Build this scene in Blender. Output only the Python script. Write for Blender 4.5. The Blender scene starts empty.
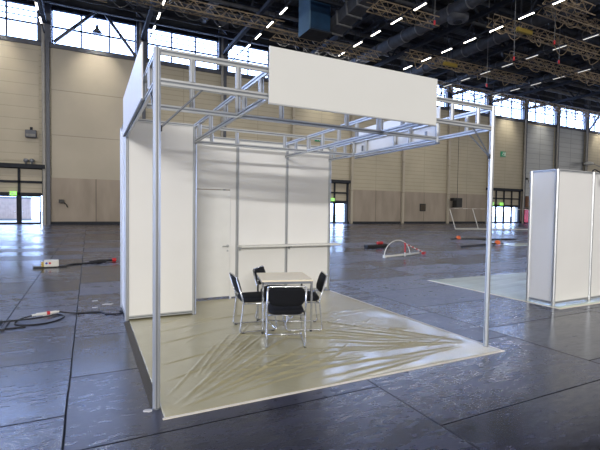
import bpy, math, random
import numpy as np
from mathutils import Vector, Matrix
random.seed(7)
SC = bpy.context.scene
COL = SC.collection
PI = math.pi

# ---------------------------------------------------------------- camera
CAM = Vector((-0.5107, -3.7045, 1.7068)); YAW, PITCH, ROLL, F = 0.463216, -0.036829, 0.013974, 424.217
fw = Vector((math.sin(YAW)*math.cos(PITCH), math.cos(YAW)*math.cos(PITCH), math.sin(PITCH)))
r0 = Vector((math.cos(YAW), -math.sin(YAW), 0)); u0 = r0.cross(fw)
rt = r0*math.cos(ROLL) + u0*math.sin(ROLL); up = u0*math.cos(ROLL) - r0*math.sin(ROLL)
cd = bpy.data.cameras.new('camera'); cam = bpy.data.objects.new('camera', cd); COL.objects.link(cam)
m = Matrix((rt, up, -fw)).transposed().to_4x4(); m.translation = CAM
cam.matrix_world = m
cd.sensor_fit = 'HORIZONTAL'; cd.sensor_width = 36; cd.lens = F/600*36; cd.clip_end = 500; cd.clip_start = .05
SC.camera = cam

def inview(p, pad=25):
    d = Vector(p) - CAM; z = d.dot(fw)
    if z < .3: return False
    x = 300 + F*d.dot(rt)/z; y = 225 - F*d.dot(up)/z
    return -pad < x < 600+pad and -pad < y < 450+pad

# ---------------------------------------------------------------- world, light, exposure
w = bpy.data.worlds.new('world'); SC.world = w; w.use_nodes = True
WN, WL = w.node_tree.nodes, w.node_tree.links
bg = WN['Background']; bg.inputs[1].default_value = 1.0
# an overcast sky, brightest and bluest beyond the clerestory wall (+y), duller behind the viewer
wt = WN.new('ShaderNodeTexCoord'); ws_ = WN.new('ShaderNodeSeparateXYZ'); WL.new(wt.outputs['Generated'], ws_.inputs[0])
wr_ = WN.new('ShaderNodeMapRange'); wr_.inputs[1].default_value = -.1; wr_.inputs[2].default_value = .45; WL.new(ws_.outputs['Y'], wr_.inputs[0])
wm = WN.new('ShaderNodeMix'); wm.data_type = 'RGBA'; WL.new(wr_.outputs[0], wm.inputs['Factor'])
wm.inputs['A'].default_value = (.78, .735, .68, 1); wm.inputs['B'].default_value = (6.2, 8.1, 13.6, 1)
WL.new(wm.outputs['Result'], bg.inputs[0])
SC.view_settings.view_transform = 'Standard'; SC.view_settings.look = 'None'
SC.view_settings.exposure = 0.0; SC.view_settings.gamma = 1; SC.view_settings.use_curve_mapping = False

def area(name, loc, rot, sx, sy, power, color=(1, 1, 1)):
    l = bpy.data.lights.new(name, 'AREA'); l.shape = 'RECTANGLE'; l.size = sx; l.size_y = sy; l.energy = power; l.color = color
    o = bpy.data.objects.new(name, l); COL.objects.link(o); o.location = loc; o.rotation_euler = rot; return o
# daylight through the long clerestory of the opposite hall wall, behind the camera
area('clerestory_daylight', (-29, -70, 17.6), (PI/2-.2, 0, -.35), 30, .9, 30000, (1, .965, .91))
# added fill strip under the roof, standing in for light from the lamp rows
area('roof_fill_light', (20, 30, 16.2), (0, 0, 0), 60, .12, 2500, (1, .93, .82))

# ---------------------------------------------------------------- materials
def nodes_of(m): return m.node_tree.nodes, m.node_tree.links
def mat(name, color, rough=.5, metal=0, coat=0, coat_rough=.1, spec=.5, var=0, vscale=3, bump=0, bscale=20, emit=None, es=1, stretch=(1,1,1), rvar=0):
    m = bpy.data.materials.new(name); m.use_nodes = True
    N, L = nodes_of(m); b = N['Principled BSDF']
    b.inputs['Base Color'].default_value = (*color, 1); b.inputs['Roughness'].default_value = rough
    b.inputs['Metallic'].default_value = metal; b.inputs['Coat Weight'].default_value = coat
    b.inputs['Coat Roughness'].default_value = coat_rough; b.inputs['Specular IOR Level'].default_value = spec
    if emit: b.inputs['Emission Color'].default_value = (*emit, 1); b.inputs['Emission Strength'].default_value = es
    tc = N.new('ShaderNodeTexCoord'); mp = N.new('ShaderNodeMapping'); mp.inputs['Scale'].default_value = stretch
    L.new(tc.outputs['Object'], mp.inputs[0])
    nz = N.new('ShaderNodeTexNoise'); nz.inputs['Scale'].default_value = vscale; nz.inputs['Detail'].default_value = 6
    L.new(mp.outputs[0], nz.inputs['Vector'])
    mr = N.new('ShaderNodeMapRange'); mr.inputs[1].default_value = .3; mr.inputs[2].default_value = .7
    v = var or .04
    mr.inputs[3].default_value = 1-v; mr.inputs[4].default_value = 1+v; L.new(nz.outputs[0], mr.inputs[0])
    mx = N.new('ShaderNodeVectorMath'); mx.operation = 'SCALE'; mx.inputs[0].default_value = color
    L.new(mr.outputs[0], mx.inputs['Scale']); L.new(mx.outputs[0], b.inputs['Base Color'])
    if rvar:
        m2 = N.new('ShaderNodeMapRange'); m2.inputs[1].default_value = .3; m2.inputs[2].default_value = .7
        m2.inputs[3].default_value = max(.02, rough-rvar); m2.inputs[4].default_value = rough+rvar
        L.new(nz.outputs[0], m2.inputs[0]); L.new(m2.outputs[0], b.inputs['Roughness'])
    if bump:
        n2 = N.new('ShaderNodeTexNoise'); n2.inputs['Scale'].default_value = bscale; n2.inputs['Detail'].default_value = 4
        L.new(mp.outputs[0], n2.inputs['Vector'])
        bp = N.new('ShaderNodeBump'); bp.inputs['Strength'].default_value = bump; bp.inputs['Distance'].default_value = .02
        L.new(n2.outputs[0], bp.inputs['Height']); L.new(bp.outputs[0], b.inputs['Normal'])
    m['mul'] = mx.name
    return m
def mathn(N, L, op, a, b=None):
    n = N.new('ShaderNodeMath'); n.operation = op
    for i, v in enumerate((a, b)):
        if v is None: continue
        if isinstance(v, (int, float)): n.inputs[i].default_value = v
        else: L.new(v, n.inputs[i])
    return n.outputs[0]
def add_lines(m, specs, dark=.55):
    """specs: (axis, period, offset, width) seams, darker grooves in the surface"""
    N, L = nodes_of(m); b = N['Principled BSDF']
    tc = N.new('ShaderNodeTexCoord'); sp = N.new('ShaderNodeSeparateXYZ'); L.new(tc.outputs['Object'], sp.inputs[0])
    tot = None
    for ax, per, off, wd in specs:
        q = mathn(N, L, 'DIVIDE', mathn(N, L, 'SUBTRACT', sp.outputs[ax], off), per)
        f = mathn(N, L, 'SUBTRACT', mathn(N, L, 'FRACT', mathn(N, L, 'ADD', q, .5)), .5)
        f = mathn(N, L, 'LESS_THAN', mathn(N, L, 'ABSOLUTE', f), wd/per/2)
        tot = f if tot is None else mathn(N, L, 'MAXIMUM', tot, f)
    k = mathn(N, L, 'SUBTRACT', 1, mathn(N, L, 'MULTIPLY', tot, 1-dark))
    src = N[m['mul']].outputs[0]
    s = N.new('ShaderNodeVectorMath'); s.operation = 'SCALE'; L.new(src, s.inputs[0]); L.new(k, s.inputs['Scale'])
    L.new(s.outputs[0], b.inputs['Base Color'])
    return m

M = {}
M['alu'] = mat('aluminium', (.50, .52, .54), .36, .6, bscale=80)
M['alu_dark'] = mat('aluminium_slot', (.22, .24, .27), .5, .6)  # also on slot faces, where the recess shade is put into the colour
M['white'] = mat('white_panel', (.80, .80, .79), .42, var=.02, vscale=1.5)
M['white_warm'] = mat('white_board', (.74, .745, .72), .5, var=.02, vscale=1.0)
M['chrome'] = mat('chrome', (.60, .62, .65), .2, 1)
M['black_fabric'] = mat('black_fabric', (.008, .009, .013), .85, bump=.3, bscale=300, spec=.25)
M['black'] = mat('black_plastic', (.012, .012, .014), .45)
M['rubber'] = mat('black_rubber', (.010, .010, .012), .5)
M['birch'] = mat('pale_birch_laminate', (.95, .86, .68), .3, var=.05, vscale=4, stretch=(1, 8, 1))
M['steel_grey'] = mat('grey_steel', (.20, .22, .26), .4, .4)
M['dark_steel'] = mat('dark_steel', (.026, .030, .040), .8, 0, var=.2, spec=.3)
M['col_dark'] = mat('column_paint', (.085, .095, .125), .5, var=.1)
M['frame_blue'] = mat('window_frame_paint', (.16, .20, .28), .5)
M['roof'] = mat('roof_deck', (.040, .037, .036), .8, var=.35, vscale=.5)
add_lines(M['roof'], [('X', .6, 0, .12)], .5)
M['pipe'] = mat('galvanised_pipe', (.19, .19, .19), .6, .2, var=.2)
M['duct'] = mat('galvanised_duct', (.07, .073, .08), .7, .1, var=.25, vscale=2)
M['duct_blue'] = mat('blue_duct_paint', (.012, .045, .10), .4, var=.3, vscale=1)
M['rig'] = mat('brass_toned_aluminium', (.42, .32, .20), .5, .3, var=.2)
M['yellow'] = mat('yellow_paint', (.45, .32, .05), .5)
M['pipe_light'] = mat('pale_pipe', (.36, .35, .33), .6, .1, var=.1)
M['orange'] = mat('orange_plastic', (.75, .14, .03), .45)
M['red'] = mat('red_plastic', (.60, .025, .03), .4)
M['pale'] = mat('pale_plastic', (.75, .75, .70), .45)
M['paper'] = mat('paper_scrap', (.6, .6, .62), .8)
M['tape'] = mat('cream_tape', (.82, .77, .68), .6, bump=.2, bscale=40)
M['underlay'] = mat('dark_underlay', (.075, .068, .06), .7, bump=.3, bscale=60)
M['lamp'] = mat('lamp_diffuser', (.9, .9, .85), .5, emit=(1, .93, .80), es=10)
M['green'] = mat('exit_green', (.01, .20, .11), .5, emit=(.02, .5, .25), es=.1)
M['green_lit'] = mat('exit_green_lit', (.2, .6, .1), .5, emit=(.35, 1, .12), es=1.1)
M['sign_white'] = mat('sign_white', (.8, .85, .8), .5)
M['clad'] = mat('beige_cladding', (.44, .40, .31), .55, var=.08, vscale=.35)
add_lines(M['clad'], [('Z', .5, .1, .07), ('X', 4.06, .16, .08)], .8)
M['clad2'] = mat('beige_wide_cladding', (.45, .405, .32), .55, var=.08, vscale=.35)
add_lines(M['clad2'], [('Z', 1.02, .2, .06)], .8)
M['smooth'] = mat('beige_smooth_board', (.44, .40, .33), .6, var=.08, vscale=.25)
add_lines(M['smooth'], [('Z', 4.05, .05, .07)], .65)
M['concrete'] = mat('concrete_plinth', (.33, .285, .24), .8, var=.15, vscale=.9, stretch=(1, 1, .3))
add_lines(M['concrete'], [('X', 4.06, .16, .10)], .6)
M['gate'] = mat('metal_gate', (.36, .38, .40), .38, .45, var=.12, vscale=.4, stretch=(.3, 1, 2))
add_lines(M['gate'], [('Z', .8, 0, .06), ('X', 4.06, .16, .12)], .65)
M['duct2'] = M['duct']

# floor ---------------------------------------------------------------
def floor_mat():
    m = bpy.data.materials.new('dark_slab_floor'); m.use_nodes = True; N, L = nodes_of(m); b = N['Principled BSDF']
    tc = N.new('ShaderNodeTexCoord'); sp = N.new('ShaderNodeSeparateXYZ'); L.new(tc.outputs['Object'], sp.inputs[0])
    A = lambda op, a, c=None: mathn(N, L, op, a, c)
    # wobble the joints a little
    wn = N.new('ShaderNodeTexNoise'); wn.inputs['Scale'].default_value = 1.3; L.new(tc.outputs['Object'], wn.inputs['Vector'])
    wob = A('MULTIPLY', A('SUBTRACT', wn.outputs[0], .5), .02)
    X = A('ADD', sp.outputs['X'], wob); Y = A('ADD', sp.outputs['Y'], wob)
    def line(c, per, off, wd):
        f = A('SUBTRACT', A('FRACT', A('ADD', A('DIVIDE', A('SUBTRACT', c, off), per), .5)), .5)
        d = A('MULTIPLY', A('ABSOLUTE', f), per)
        mr = N.new('ShaderNodeMapRange'); mr.inputs[1].default_value = wd*.5; mr.inputs[2].default_value = wd
        mr.inputs[3].default_value = 1; mr.inputs[4].default_value = 0; L.new(d, mr.inputs[0]); return mr.outputs[0]
    l1 = line(X, 5.36, -.68, .010); l2 = A('MULTIPLY', line(X, 10.72, -1.6, .014), .8)
    cell = A('FLOOR', A('DIVIDE', A('SUBTRACT', X, -.68), 2.68))
    wh = N.new('ShaderNodeTexWhiteNoise'); wh.noise_dimensions = '1D'; L.new(cell, wh.inputs['W'])
    Ys = A('ADD', Y, A('MULTIPLY', wh.outputs['Value'], 1.45))
    l3 = A('MULTIPLY', line(Ys, 1.45, .42, .011), .95)
    l4 = A('MULTIPLY', line(X, 2.68, -.68, .012), .8)
    J = A('MAXIMUM', A('MAXIMUM', l1, l2), A('MAXIMUM', l3, l4))
    cy = A('FLOOR', A('DIVIDE', A('SUBTRACT', Ys, .42), 1.45))
    cx = N.new('ShaderNodeCombineXYZ'); L.new(cell, cx.inputs[0]); L.new(cy, cx.inputs[1])
    w2 = N.new('ShaderNodeTexWhiteNoise'); w2.noise_dimensions = '2D'; L.new(cx.outputs[0], w2.inputs['Vector'])
    def noise(scale, st, det=6, dist=0):
        mp = N.new('ShaderNodeMapping'); mp.inputs['Scale'].default_value = st; L.new(tc.outputs['Object'], mp.inputs[0])
        n = N.new('ShaderNodeTexNoise'); n.inputs['Scale'].default_value = scale; n.inputs['Detail'].default_value = det
        n.inputs['Distortion'].default_value = dist
        L.new(mp.outputs[0], n.inputs['Vector']); return n.outputs[0]
    n1 = noise(2.0, (.6, 1.9, 1), 8, .2); n3 = noise(12, (.55, 1.5, 1), 8, .2); n4 = noise(38, (.5, 1.3, 1), 4, 0)
    cr = N.new('ShaderNodeValToRGB'); cr.color_ramp.elements[0].color = (.004, .004, .009, 1); cr.color_ramp.elements[1].color = (.030, .031, .060, 1)
    cr.color_ramp.elements[0].position = .40; cr.color_ramp.elements[1].position = .60
    v = A('ADD', A('MULTIPLY', n1, .4), A('ADD', A('ADD', A('MULTIPLY', n3, .25), A('MULTIPLY', n4, .2)), A('MULTIPLY', w2.outputs['Value'], .15)))
    L.new(v, cr.inputs[0])
    s = N.new('ShaderNodeVectorMath'); s.operation = 'SCALE'; L.new(cr.outputs[0], s.inputs[0])
    L.new(A('SUBTRACT', 1, A('MULTIPLY', J, .8)), s.inputs['Scale']); L.new(s.outputs[0], b.inputs['Base Color'])
    mr = N.new('ShaderNodeMapRange'); mr.inputs[1].default_value = .3; mr.inputs[2].default_value = .7
    mr.inputs[3].default_value = .15; mr.inputs[4].default_value = .37
    L.new(A('ADD', A('MULTIPLY', n3, .45), A('ADD', A('MULTIPLY', n1, .35), A('MULTIPLY', w2.outputs['Value'], .2))), mr.inputs[0])
    L.new(A('ADD', mr.outputs[0], A('MULTIPLY', J, .4)), b.inputs['Roughness'])
    b.inputs['IOR'].default_value = 1.52
    b.inputs['Specular Tint'].default_value = (.66, .76, 1, 1)
    h = A('ADD', A('ADD', A('MULTIPLY', n3, .35), A('MULTIPLY', n4, .05)), A('ADD', A('MULTIPLY', n1, .12), A('SUBTRACT', A('MULTIPLY', w2.outputs['Value'], .1), A('MULTIPLY', J, .6))))
    bp = N.new('ShaderNodeBump'); bp.inputs['Strength'].default_value = .14; bp.inputs['Distance'].default_value = .012
    L.new(h, bp.inputs['Height']); L.new(bp.outputs[0], b.inputs['Normal'])
    L.new(A('SUBTRACT', 1, A('MULTIPLY', J, .95)), b.inputs['Specular IOR Level'])
    return m
M['floor'] = floor_mat()

def foil_mat(name, color):
    m = mat(name, color, .55, coat=1, coat_rough=.17, var=.08, vscale=2, bump=.25, bscale=14, stretch=(1, 1, 1))
    N, L = nodes_of(m); b = N['Principled BSDF']; bp = [n for n in N if n.type == 'BUMP'][0]
    bp.inputs['Distance'].default_value = .01
    L.new(bp.outputs[0], b.inputs['Coat Normal']); b.inputs['Coat IOR'].default_value = 1.6
    return m
M['foil'] = foil_mat('carpet_under_clear_film', (.43, .395, .245))
M['foil2'] = foil_mat('green_carpet_under_film', (.66, .76, .64))

def glass_mat():
    m = bpy.data.materials.new('window_glass'); m.use_nodes = True; N, L = nodes_of(m)
    N.remove(N['Principled BSDF']); t = N.new('ShaderNodeBsdfTransparent'); g = N.new('ShaderNodeBsdfGlossy'); g.inputs['Roughness'].default_value = .03
    t.inputs[0].default_value = (.93, .97, 1, 1)
    mx = N.new('ShaderNodeMixShader'); fr = N.new('ShaderNodeLayerWeight'); fr.inputs[0].default_value = .5
    L.new(mathn(N, L, 'MULTIPLY', mathn(N, L, 'POWER', fr.outputs['Facing'], 4), .5), mx.inputs[0]); L.new(t.outputs[0], mx.inputs[1]); L.new(g.outputs[0], mx.inputs[2])
    L.new(mx.outputs[0], N['Material Output'].inputs[0]); return m
M['glass'] = glass_mat()

# ---------------------------------------------------------------- mesh helpers
class MB:
    def __init__(s): s.v = []; s.f = []; s.slot = []
    def box(s, a, b):
        i = len(s.v); x0, y0, z0 = a; x1, y1, z1 = b
        s.v += [(x0,y0,z0),(x1,y0,z0),(x1,y1,z0),(x0,y1,z0),(x0,y0,z1),(x1,y0,z1),(x1,y1,z1),(x0,y1,z1)]
        s.f += [tuple(i+k for k in q) for q in ((0,3,2,1),(4,5,6,7),(0,1,5,4),(1,2,6,5),(2,3,7,6),(3,0,4,7))]; return s
    def prism(s, poly, a, b, side, slots=()):
        """sweep a 2-D polygon (u along side, v along up) from a to b"""
        a = Vector(a); b = Vector(b); d = (b-a).normalized(); sx = Vector(side); sx = (sx - d*sx.dot(d)).normalized(); sy = d.cross(sx)
        i = len(s.v); n = len(poly)
        for p in (a, b): s.v += [tuple(p + sx*u + sy*v) for u, v in poly]
        for k in range(n):
            if k in slots: s.slot.append(len(s.f))
            s.f.append((i+k, i+(k+1) % n, i+n+(k+1) % n, i+n+k))
        s.f.append(tuple(i+k for k in reversed(range(n)))); s.f.append(tuple(i+n+k for k in range(n))); return s
    def bar(s, a, b, wd, ht, side=None):
        d = Vector(b)-Vector(a)
        if side is None: side = (1, 0, 0) if abs(d.normalized().x) < .7 else (0, 1, 0)
        w2, h2 = wd/2, ht/2
        return s.prism([(-w2,-h2),(w2,-h2),(w2,h2),(-w2,h2)], a, b, side)
    def cyl(s, a, b, r, n=10):
        d = (Vector(b)-Vector(a)).normalized(); side = (1, 0, 0) if abs(d.x) < .7 else (0, 1, 0)
        return s.prism([(r*math.cos(2*PI*k/n), r*math.sin(2*PI*k/n)) for k in range(n)], a, b, side)
    def tube(s, pts, r, n=8, closed=False):
        pts = [Vector(p) for p in pts]; m_ = len(pts); i = len(s.v); ref = None
        for k, p in enumerate(pts):
            if closed: t = pts[(k+1) % m_]-pts[k-1]
            else: t = pts[min(k+1, m_-1)]-pts[max(k-1, 0)]
            t.normalize()
            if ref is None: ref = Vector((0, 0, 1)) if abs(t.z) < .9 else Vector((1, 0, 0))
            a = (ref - t*ref.dot(t)); a = a.normalized() if a.length > 1e-4 else t.orthogonal().normalized()
            ref = a; b = t.cross(a)
            s.v += [tuple(p + a*r*math.cos(2*PI*j/n) + b*r*math.sin(2*PI*j/n)) for j in range(n)]
        for k in range(m_ if closed else m_-1):
            k2 = (k+1) % m_
            for j in range(n): s.f.append((i+k*n+j, i+k*n+(j+1) % n, i+k2*n+(j+1) % n, i+k2*n+j))
        if not closed: s.f.append(tuple(i+j for j in reversed(range(n)))); s.f.append(tuple(i+(m_-1)*n+j for j in range(n)))
        return s
    def lathe(s, prof, c, n=20):
        i = len(s.v)
        for r, z in prof: s.v += [(c[0]+r*math.cos(2*PI*k/n), c[1]+r*math.sin(2*PI*k/n), c[2]+z) for k in range(n)]
        for j in range(len(prof)-1):
            for k in range(n): s.f.append((i+j*n+k, i+j*n+(k+1) % n, i+(j+1)*n+(k+1) % n, i+(j+1)*n+k))
        s.f.append(tuple(i+k for k in reversed(range(n)))); s.f.append(tuple(i+(len(prof)-1)*n+k for k in range(n))); return s
    def build(s, name, m, parent=None, smooth=False, bevel=0):
        me = bpy.data.meshes.new(name); me.from_pydata(s.v, [], s.f); me.update()
        me.materials.append(m)
        if s.slot:
            me.materials.append(M['alu_dark'])
            for q in s.slot: me.polygons[q].material_index = 1
        o = bpy.data.objects.new(name, me); COL.objects.link(o)
        if parent: o.parent = parent
        if smooth:
            for p in me.polygons: p.use_smooth = True
        if bevel:
            b = o.modifiers.new('bevel', 'BEVEL'); b.width = bevel; b.segments = 2; b.limit_method = 'ANGLE'
        return o
def rnd(pts, r=.05, seg=4, closed=False):
    """round the corners of a polyline"""
    P = [Vector(p) for p in pts]; out = []
    for k, p in enumerate(P):
        if not closed and k in (0, len(P)-1): out.append(p); continue
        a = P[k-1]-p; b = P[(k+1) % len(P)]-p; q = min(r, a.length*.45, b.length*.45); a = p+a.normalized()*q; b = p+b.normalized()*q
        for j in range(seg+1):
            t = j/seg; out.append(a*(1-t)**2 + p*2*t*(1-t) + b*t*t)
    return out
def spline(pts, n=6):
    P = [Vector(p) for p in pts]; P = [P[0]*2-P[1]]+P+[P[-1]*2-P[-2]]; out = []
    for k in range(1, len(P)-2):
        for j in range(n):
            t = j/n; a, b, c, d = P[k-1:k+3]
            out.append(.5*((2*b)+(c-a)*t+(2*a-5*b+4*c-d)*t*t+(3*b-a-3*c+d)*t**3))
    out.append(P[-2]); return out
def tag(o, label=None, cat=None, group=None, kind=None):
    if label: o['label'] = label
    if cat: o['category'] = cat
    if group: o['group'] = group
    if kind: o['kind'] = kind
    return o
def thing(name, label, cat, loc=(0, 0, 0), rz=0, group=None):
    o = bpy.data.objects.new(name, None); COL.objects.link(o); o.location = loc; o.rotation_euler = (0, 0, rz); o.empty_display_size = .1
    return tag(o, label, cat, group)
def struct(name, mb, m, parent=None, **k):
    o = mb.build(name, m, parent, **k)
    if not parent: o['kind'] = 'structure'
    return o
def copy_tree(o, parent=None):
    c = o.copy(); COL.objects.link(c)
    if parent: c.parent = parent
    for ch in [x for x in bpy.data.objects if x.parent == o]: copy_tree(ch, c)
    return c

# ================================================================ SETTING
WY = 41.0; P = 8.12; X0 = -3.9
cx = lambda k: X0 + P*k
struct('floor', MB().box((-60, -75, -.3), (120, 45, 0)), M['floor'])
struct('trim_1', MB().box((-60, 45, -.3), (160, 140, -.02)), mat('outside_paving', (.55, .55, .55), .8, var=.1)).name = 'floor_outside'
XL, XR = -45, 112
doors = [(-11.2, -4.2), (21.1, 28.1), (53.2, 60.2)]
SILL, HEAD, ROOF = 16.25, 19.4, 23.2
mb = MB(); x = XL
for a, b in doors:
    mb.box((x, WY, 0), (a, WY+.5, 5.2)); mb.box((a, WY, 2.75), (b, WY+.5, 5.2)); x = b
mb.box((x, WY, 0), (XR, WY+.5, 5.2)); mb.box((XL, WY, 5.2), (XR, WY+.5, SILL))
struct('wall_back', mb, M['clad'])
struct('trim_2', MB().box((XL, WY-.04, 5.7), (cx(0)-.5, WY-.001, SILL-.3)), M['clad2'])
struct('trim_3', MB().box((cx(0)+.45, WY-.05, 4.28), (cx(1)-.3, WY-.001, SILL-.3)), M['smooth'])
struct('trim_4', MB().box((cx(8)+.3, WY-.05, 4.28), (cx(9)-.6, WY-.001, SILL-.6)), M['gate'])
struct('trim_5', MB().box((cx(9)-.2, WY-.05, 4.28), (cx(10)-.3, WY-.001, SILL-.3)), M['gate'])
mb = MB(); x = XL
for a, b in doors: mb.box((x, WY-.09, .28), (a-.35, WY-.001, 4.28)); x = b+.35
mb.box((x, WY-.09, .28), (XR, WY-.001, 4.28)); struct('trim_6', mb, M['concrete'])
mb = MB(); x = XL
for a, b in doors: mb.box((x, WY-.12, 0), (a-.3, WY-.001, .28)); x = b+.3
mb.box((x, WY-.12, 0), (XR, WY-.001, .28)); struct('baseboard_back', mb, M['dark_steel'])
struct('trim_7', MB().box((XL, WY-.2, SILL-.35), (XR, WY+.4, SILL)), M['col_dark'])
struct('wall_back_upper', MB().box((XL, WY, HEAD), (XR, WY+.5, ROOF)), M['dark_steel'])
struct('ceiling', MB().box((XL, -2, ROOF), (XR, WY+.5, ROOF+.3)), M['roof'])
# clerestory windows, one per bay
n = 0
for k in range(-1, 13):
    n += 1; a, b = cx(k)+.5, cx(k+1)-.5
    t = bpy.data.objects.new('window_%d' % n, None); COL.objects.link(t); t['kind'] = 'structure'; t.location = ((a+b)/2, WY, SILL)
    ox = (a+b)/2
    L_ = lambda x, y, z: (x-ox, y-WY, z-SILL)
    f = MB()
    for x in (a, b-.12): f.box(L_(x, WY, SILL), L_(x+.12, WY+.2, HEAD))
    for q in (1, 2): x = a+(b-a)*q/3; f.box(L_(x-.08, WY+.02, SILL), L_(x+.08, WY+.18, HEAD))
    for z in (SILL, HEAD-.12): f.box(L_(a, WY, z), L_(b, WY+.2, z+.12))
    f.box(L_(a, WY+.02, 17.75), L_(b, WY+.18, 17.90))
    if k != 0:
        for z in (18.4, 18.9): f.box(L_(a, WY+.25, z), L_(b, WY+.35, z+.09))
    f.build('window_frame', M['frame_blue'], t)
    MB().box(L_(a, WY+.09, SILL), L_(b, WY+.11, HEAD)).build('window_pane', M['glass'], t)
# entrance portals
for i, (a, b) in enumerate(doors):
    t = bpy.data.objects.new('door_%d' % (i+1), None); COL.objects.link(t); t['kind'] = 'structure'; t.location = ((a+b)/2, WY, 0)
    ox = (a+b)/2; L_ = lambda x, y, z: (x-ox, y-WY, z)
    MB().box(L_(a-.25, WY-.7, 5.0), L_(b+.25, WY-.001, 5.35)).build('door_canopy', M['dark_steel'], t)
    f = MB()
    for x in (a-.2, b): f.box(L_(x, WY-.35, 0), L_(x+.2, WY-.1, 5.15))
    nl = 4; wl = (b-a)/nl
    for q in range(1, nl): f.box(L_(a+wl*q-.09, WY-.3, 0), L_(a+wl*q+.09, WY-.15, 5.15))
    for z0, z1 in ((2.6, 2.85), (3.7, 3.9), (4.95, 5.15)): f.box(L_(a, WY-.3, z0), L_(b, WY-.15, z1))
    f.build('door_frame', M['dark_steel'], t)
    MB().box(L_(a, WY-.12, 2.85), L_(b, WY-.1, 4.95)).build('transom_panel', M['clad2'], t)  # opaque beige in place of transom glass, its reflection put into the colour
    for q in range(nl):
        x0, x1 = a+wl*q+.09, a+wl*(q+1)-.09; lf = MB()
        for xx in (x0, x1-.1): lf.box(L_(xx, WY-.26, .02), L_(xx+.1, WY-.18, 2.6))
        for z0, z1 in ((.02, .22), (2.48, 2.6)): lf.box(L_(x0+.1, WY-.26, z0), L_(x1-.1, WY-.18, z1))
        lo = lf.build('door_leaf', M['dark_steel'], t)
        MB().box(L_(x0+.1, WY-.23, .22), L_(x1-.1, WY-.22, 2.48)).build('door_pane', M['glass'], lo)
        hx = x1-.16 if q % 2 == 0 else x0+.16
        MB().cyl(L_(hx, WY-.32, .9), L_(hx, WY-.32, 1.3), .02).box(L_(hx-.01, WY-.32, .93), L_(hx+.01, WY-.26, .96)).box(L_(hx-.01, WY-.32, 1.24), L_(hx+.01, WY-.26, 1.27)).build('door_handle', M['chrome'], lo)

# seen through the doors
def container(x, y, m_, label):
    t = thing('shipping_container', label, 'container', (x, y, 0))
    b = MB().box((-3, -1.2, .15), (3, 1.2, 2.6))
    for k in range(24): b.box((-2.95+k*.25, -1.25, .3), (-2.85+k*.25, -1.2, 2.45))
    b.build('body', m_, t)
    MB().box((-3.05, -1.27, 2.5), (3.05, 1.27, 2.7)).box((-3.05, -1.27, -.02), (3.05, 1.27, .18)).build('frame', M['steel_grey'], t)
container(-9.5, 56, mat('faded_red_paint', (.50, .40, .36), .6, var=.1), 'pale reddish container outside behind the left glass entrance doors')
container(31.5, 60, mat('faded_grey_paint', (.42, .45, .5), .6, var=.1), 'grey container outside behind the middle glass entrance doors')

# wall columns
lab_col = {-1: 'beyond the left picture edge', 0: 'beside the left glass entrance', 1: 'left of the white exhibition booth cabin', 2: 'seen above the booth cabin',
           3: 'behind the front fascia board, left half', 4: 'just right of the middle entrance', 5: 'behind the right end of the fascia board', 6: 'with window gap, left of the booth right post',
           7: 'directly behind the booth right post', 8: 'left edge of the grey metal gates, right of the right entrance', 9: 'between the two grey metal gates', 10: 'at the right edge of the metal gates', 11: 'near the right picture edge', 12: 'farthest right'}
for k in range(0, 12):
    t = thing('wall_column', 'tall dark steel wall column ' + lab_col[k], 'column', (cx(k), WY-.3, 0), group=None)
    MB().box((-.5, -.12, SILL), (.5, .28, ROOF-1.0)).build('upper_shaft', M['col_dark'], t)
    MB().box((.05, -.12, 0), (.34, .17, SILL)).build('lower_shaft', M['col_dark'] if k < 3 or k > 7 else M['smooth'], t)
    if 2 < k < 8: continue
    p = MB().tube([(-.12, -.1, 0), (-.12, -.1, SILL-.2), (-.12, -.1, 20)], .14, 10)
    for z in (2, 5, 8, 11, 14): p.cyl((-.12, -.1, z), (-.12, -.1, z+.12), .17, 10)
    p.build('downpipe', M['pipe_light'], t, smooth=False)

# ---------------------------------------------------------------- roof structure
def truss_y(k):
    lab = {0: 'above the left glass entrance', 1: 'above the left side fascia', 2: 'above the booth cabin', 3: 'above the front fascia board centre', 4: 'above the right part of the fascia board',
           }.get(k, '%s right of the fascia board' % ('first', 'second', 'third', 'fourth', 'fifth', 'sixth', 'seventh')[max(0, k-5)])
    t = thing('roof_truss', 'dark steel roof truss in depth, ' + lab, 'roof truss', (cx(k), 0, 18))
    MB().box((-.16, 2, -.2), (.16, WY-.6, .12)).build('bottom_chord', M['dark_steel'], t)
    MB().box((-.18, 2, 4.4), (.18, WY-.6, 4.8)).build('top_chord', M['dark_steel'], t)
    y = 2; j = 0
    while y < WY-4:
        a = (0, y, 0 if j % 2 == 0 else 4.5); b = (0, y+3.9, 4.5 if j % 2 == 0 else 0)
        if inview((cx(k), y+2, 20), 120): MB().bar(a, b, .15, .15).build('diagonal', M['dark_steel'], t)
        y += 3.9; j += 1
for k in range(0, 9): truss_y(k)
def truss_x(y, x0, x1, z, lab):
    t = thing('roof_truss', lab, 'roof truss', (0, y, z))
    MB().box((x0, -.12, -.12), (x1, .12, .12)).build('bottom_chord', M['dark_steel'], t)
    MB().box((x0, -.14, 3.6), (x1, .14, 3.9)).build('top_chord', M['dark_steel'], t)
    kk = 0
    while cx(kk) < x1-1:
        for s in (-1, 1):
            a = (cx(kk), 0, 0); b = (cx(kk)+s*P/2, 0, 3.7)
            if x0 <= b[0] <= x1 and inview((a[0], y, z+1), 60): MB().bar(a, b, .2, .2, (0, 1, 0)).build('diagonal', M['dark_steel'], t)
        kk += 1
truss_x(38.4, -8, 90, 18.95, 'long steel cross truss close to the clerestory windows')
truss_x(26.5, 0, 66, 18.4, 'dark cross truss halfway to the far wall')
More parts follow.
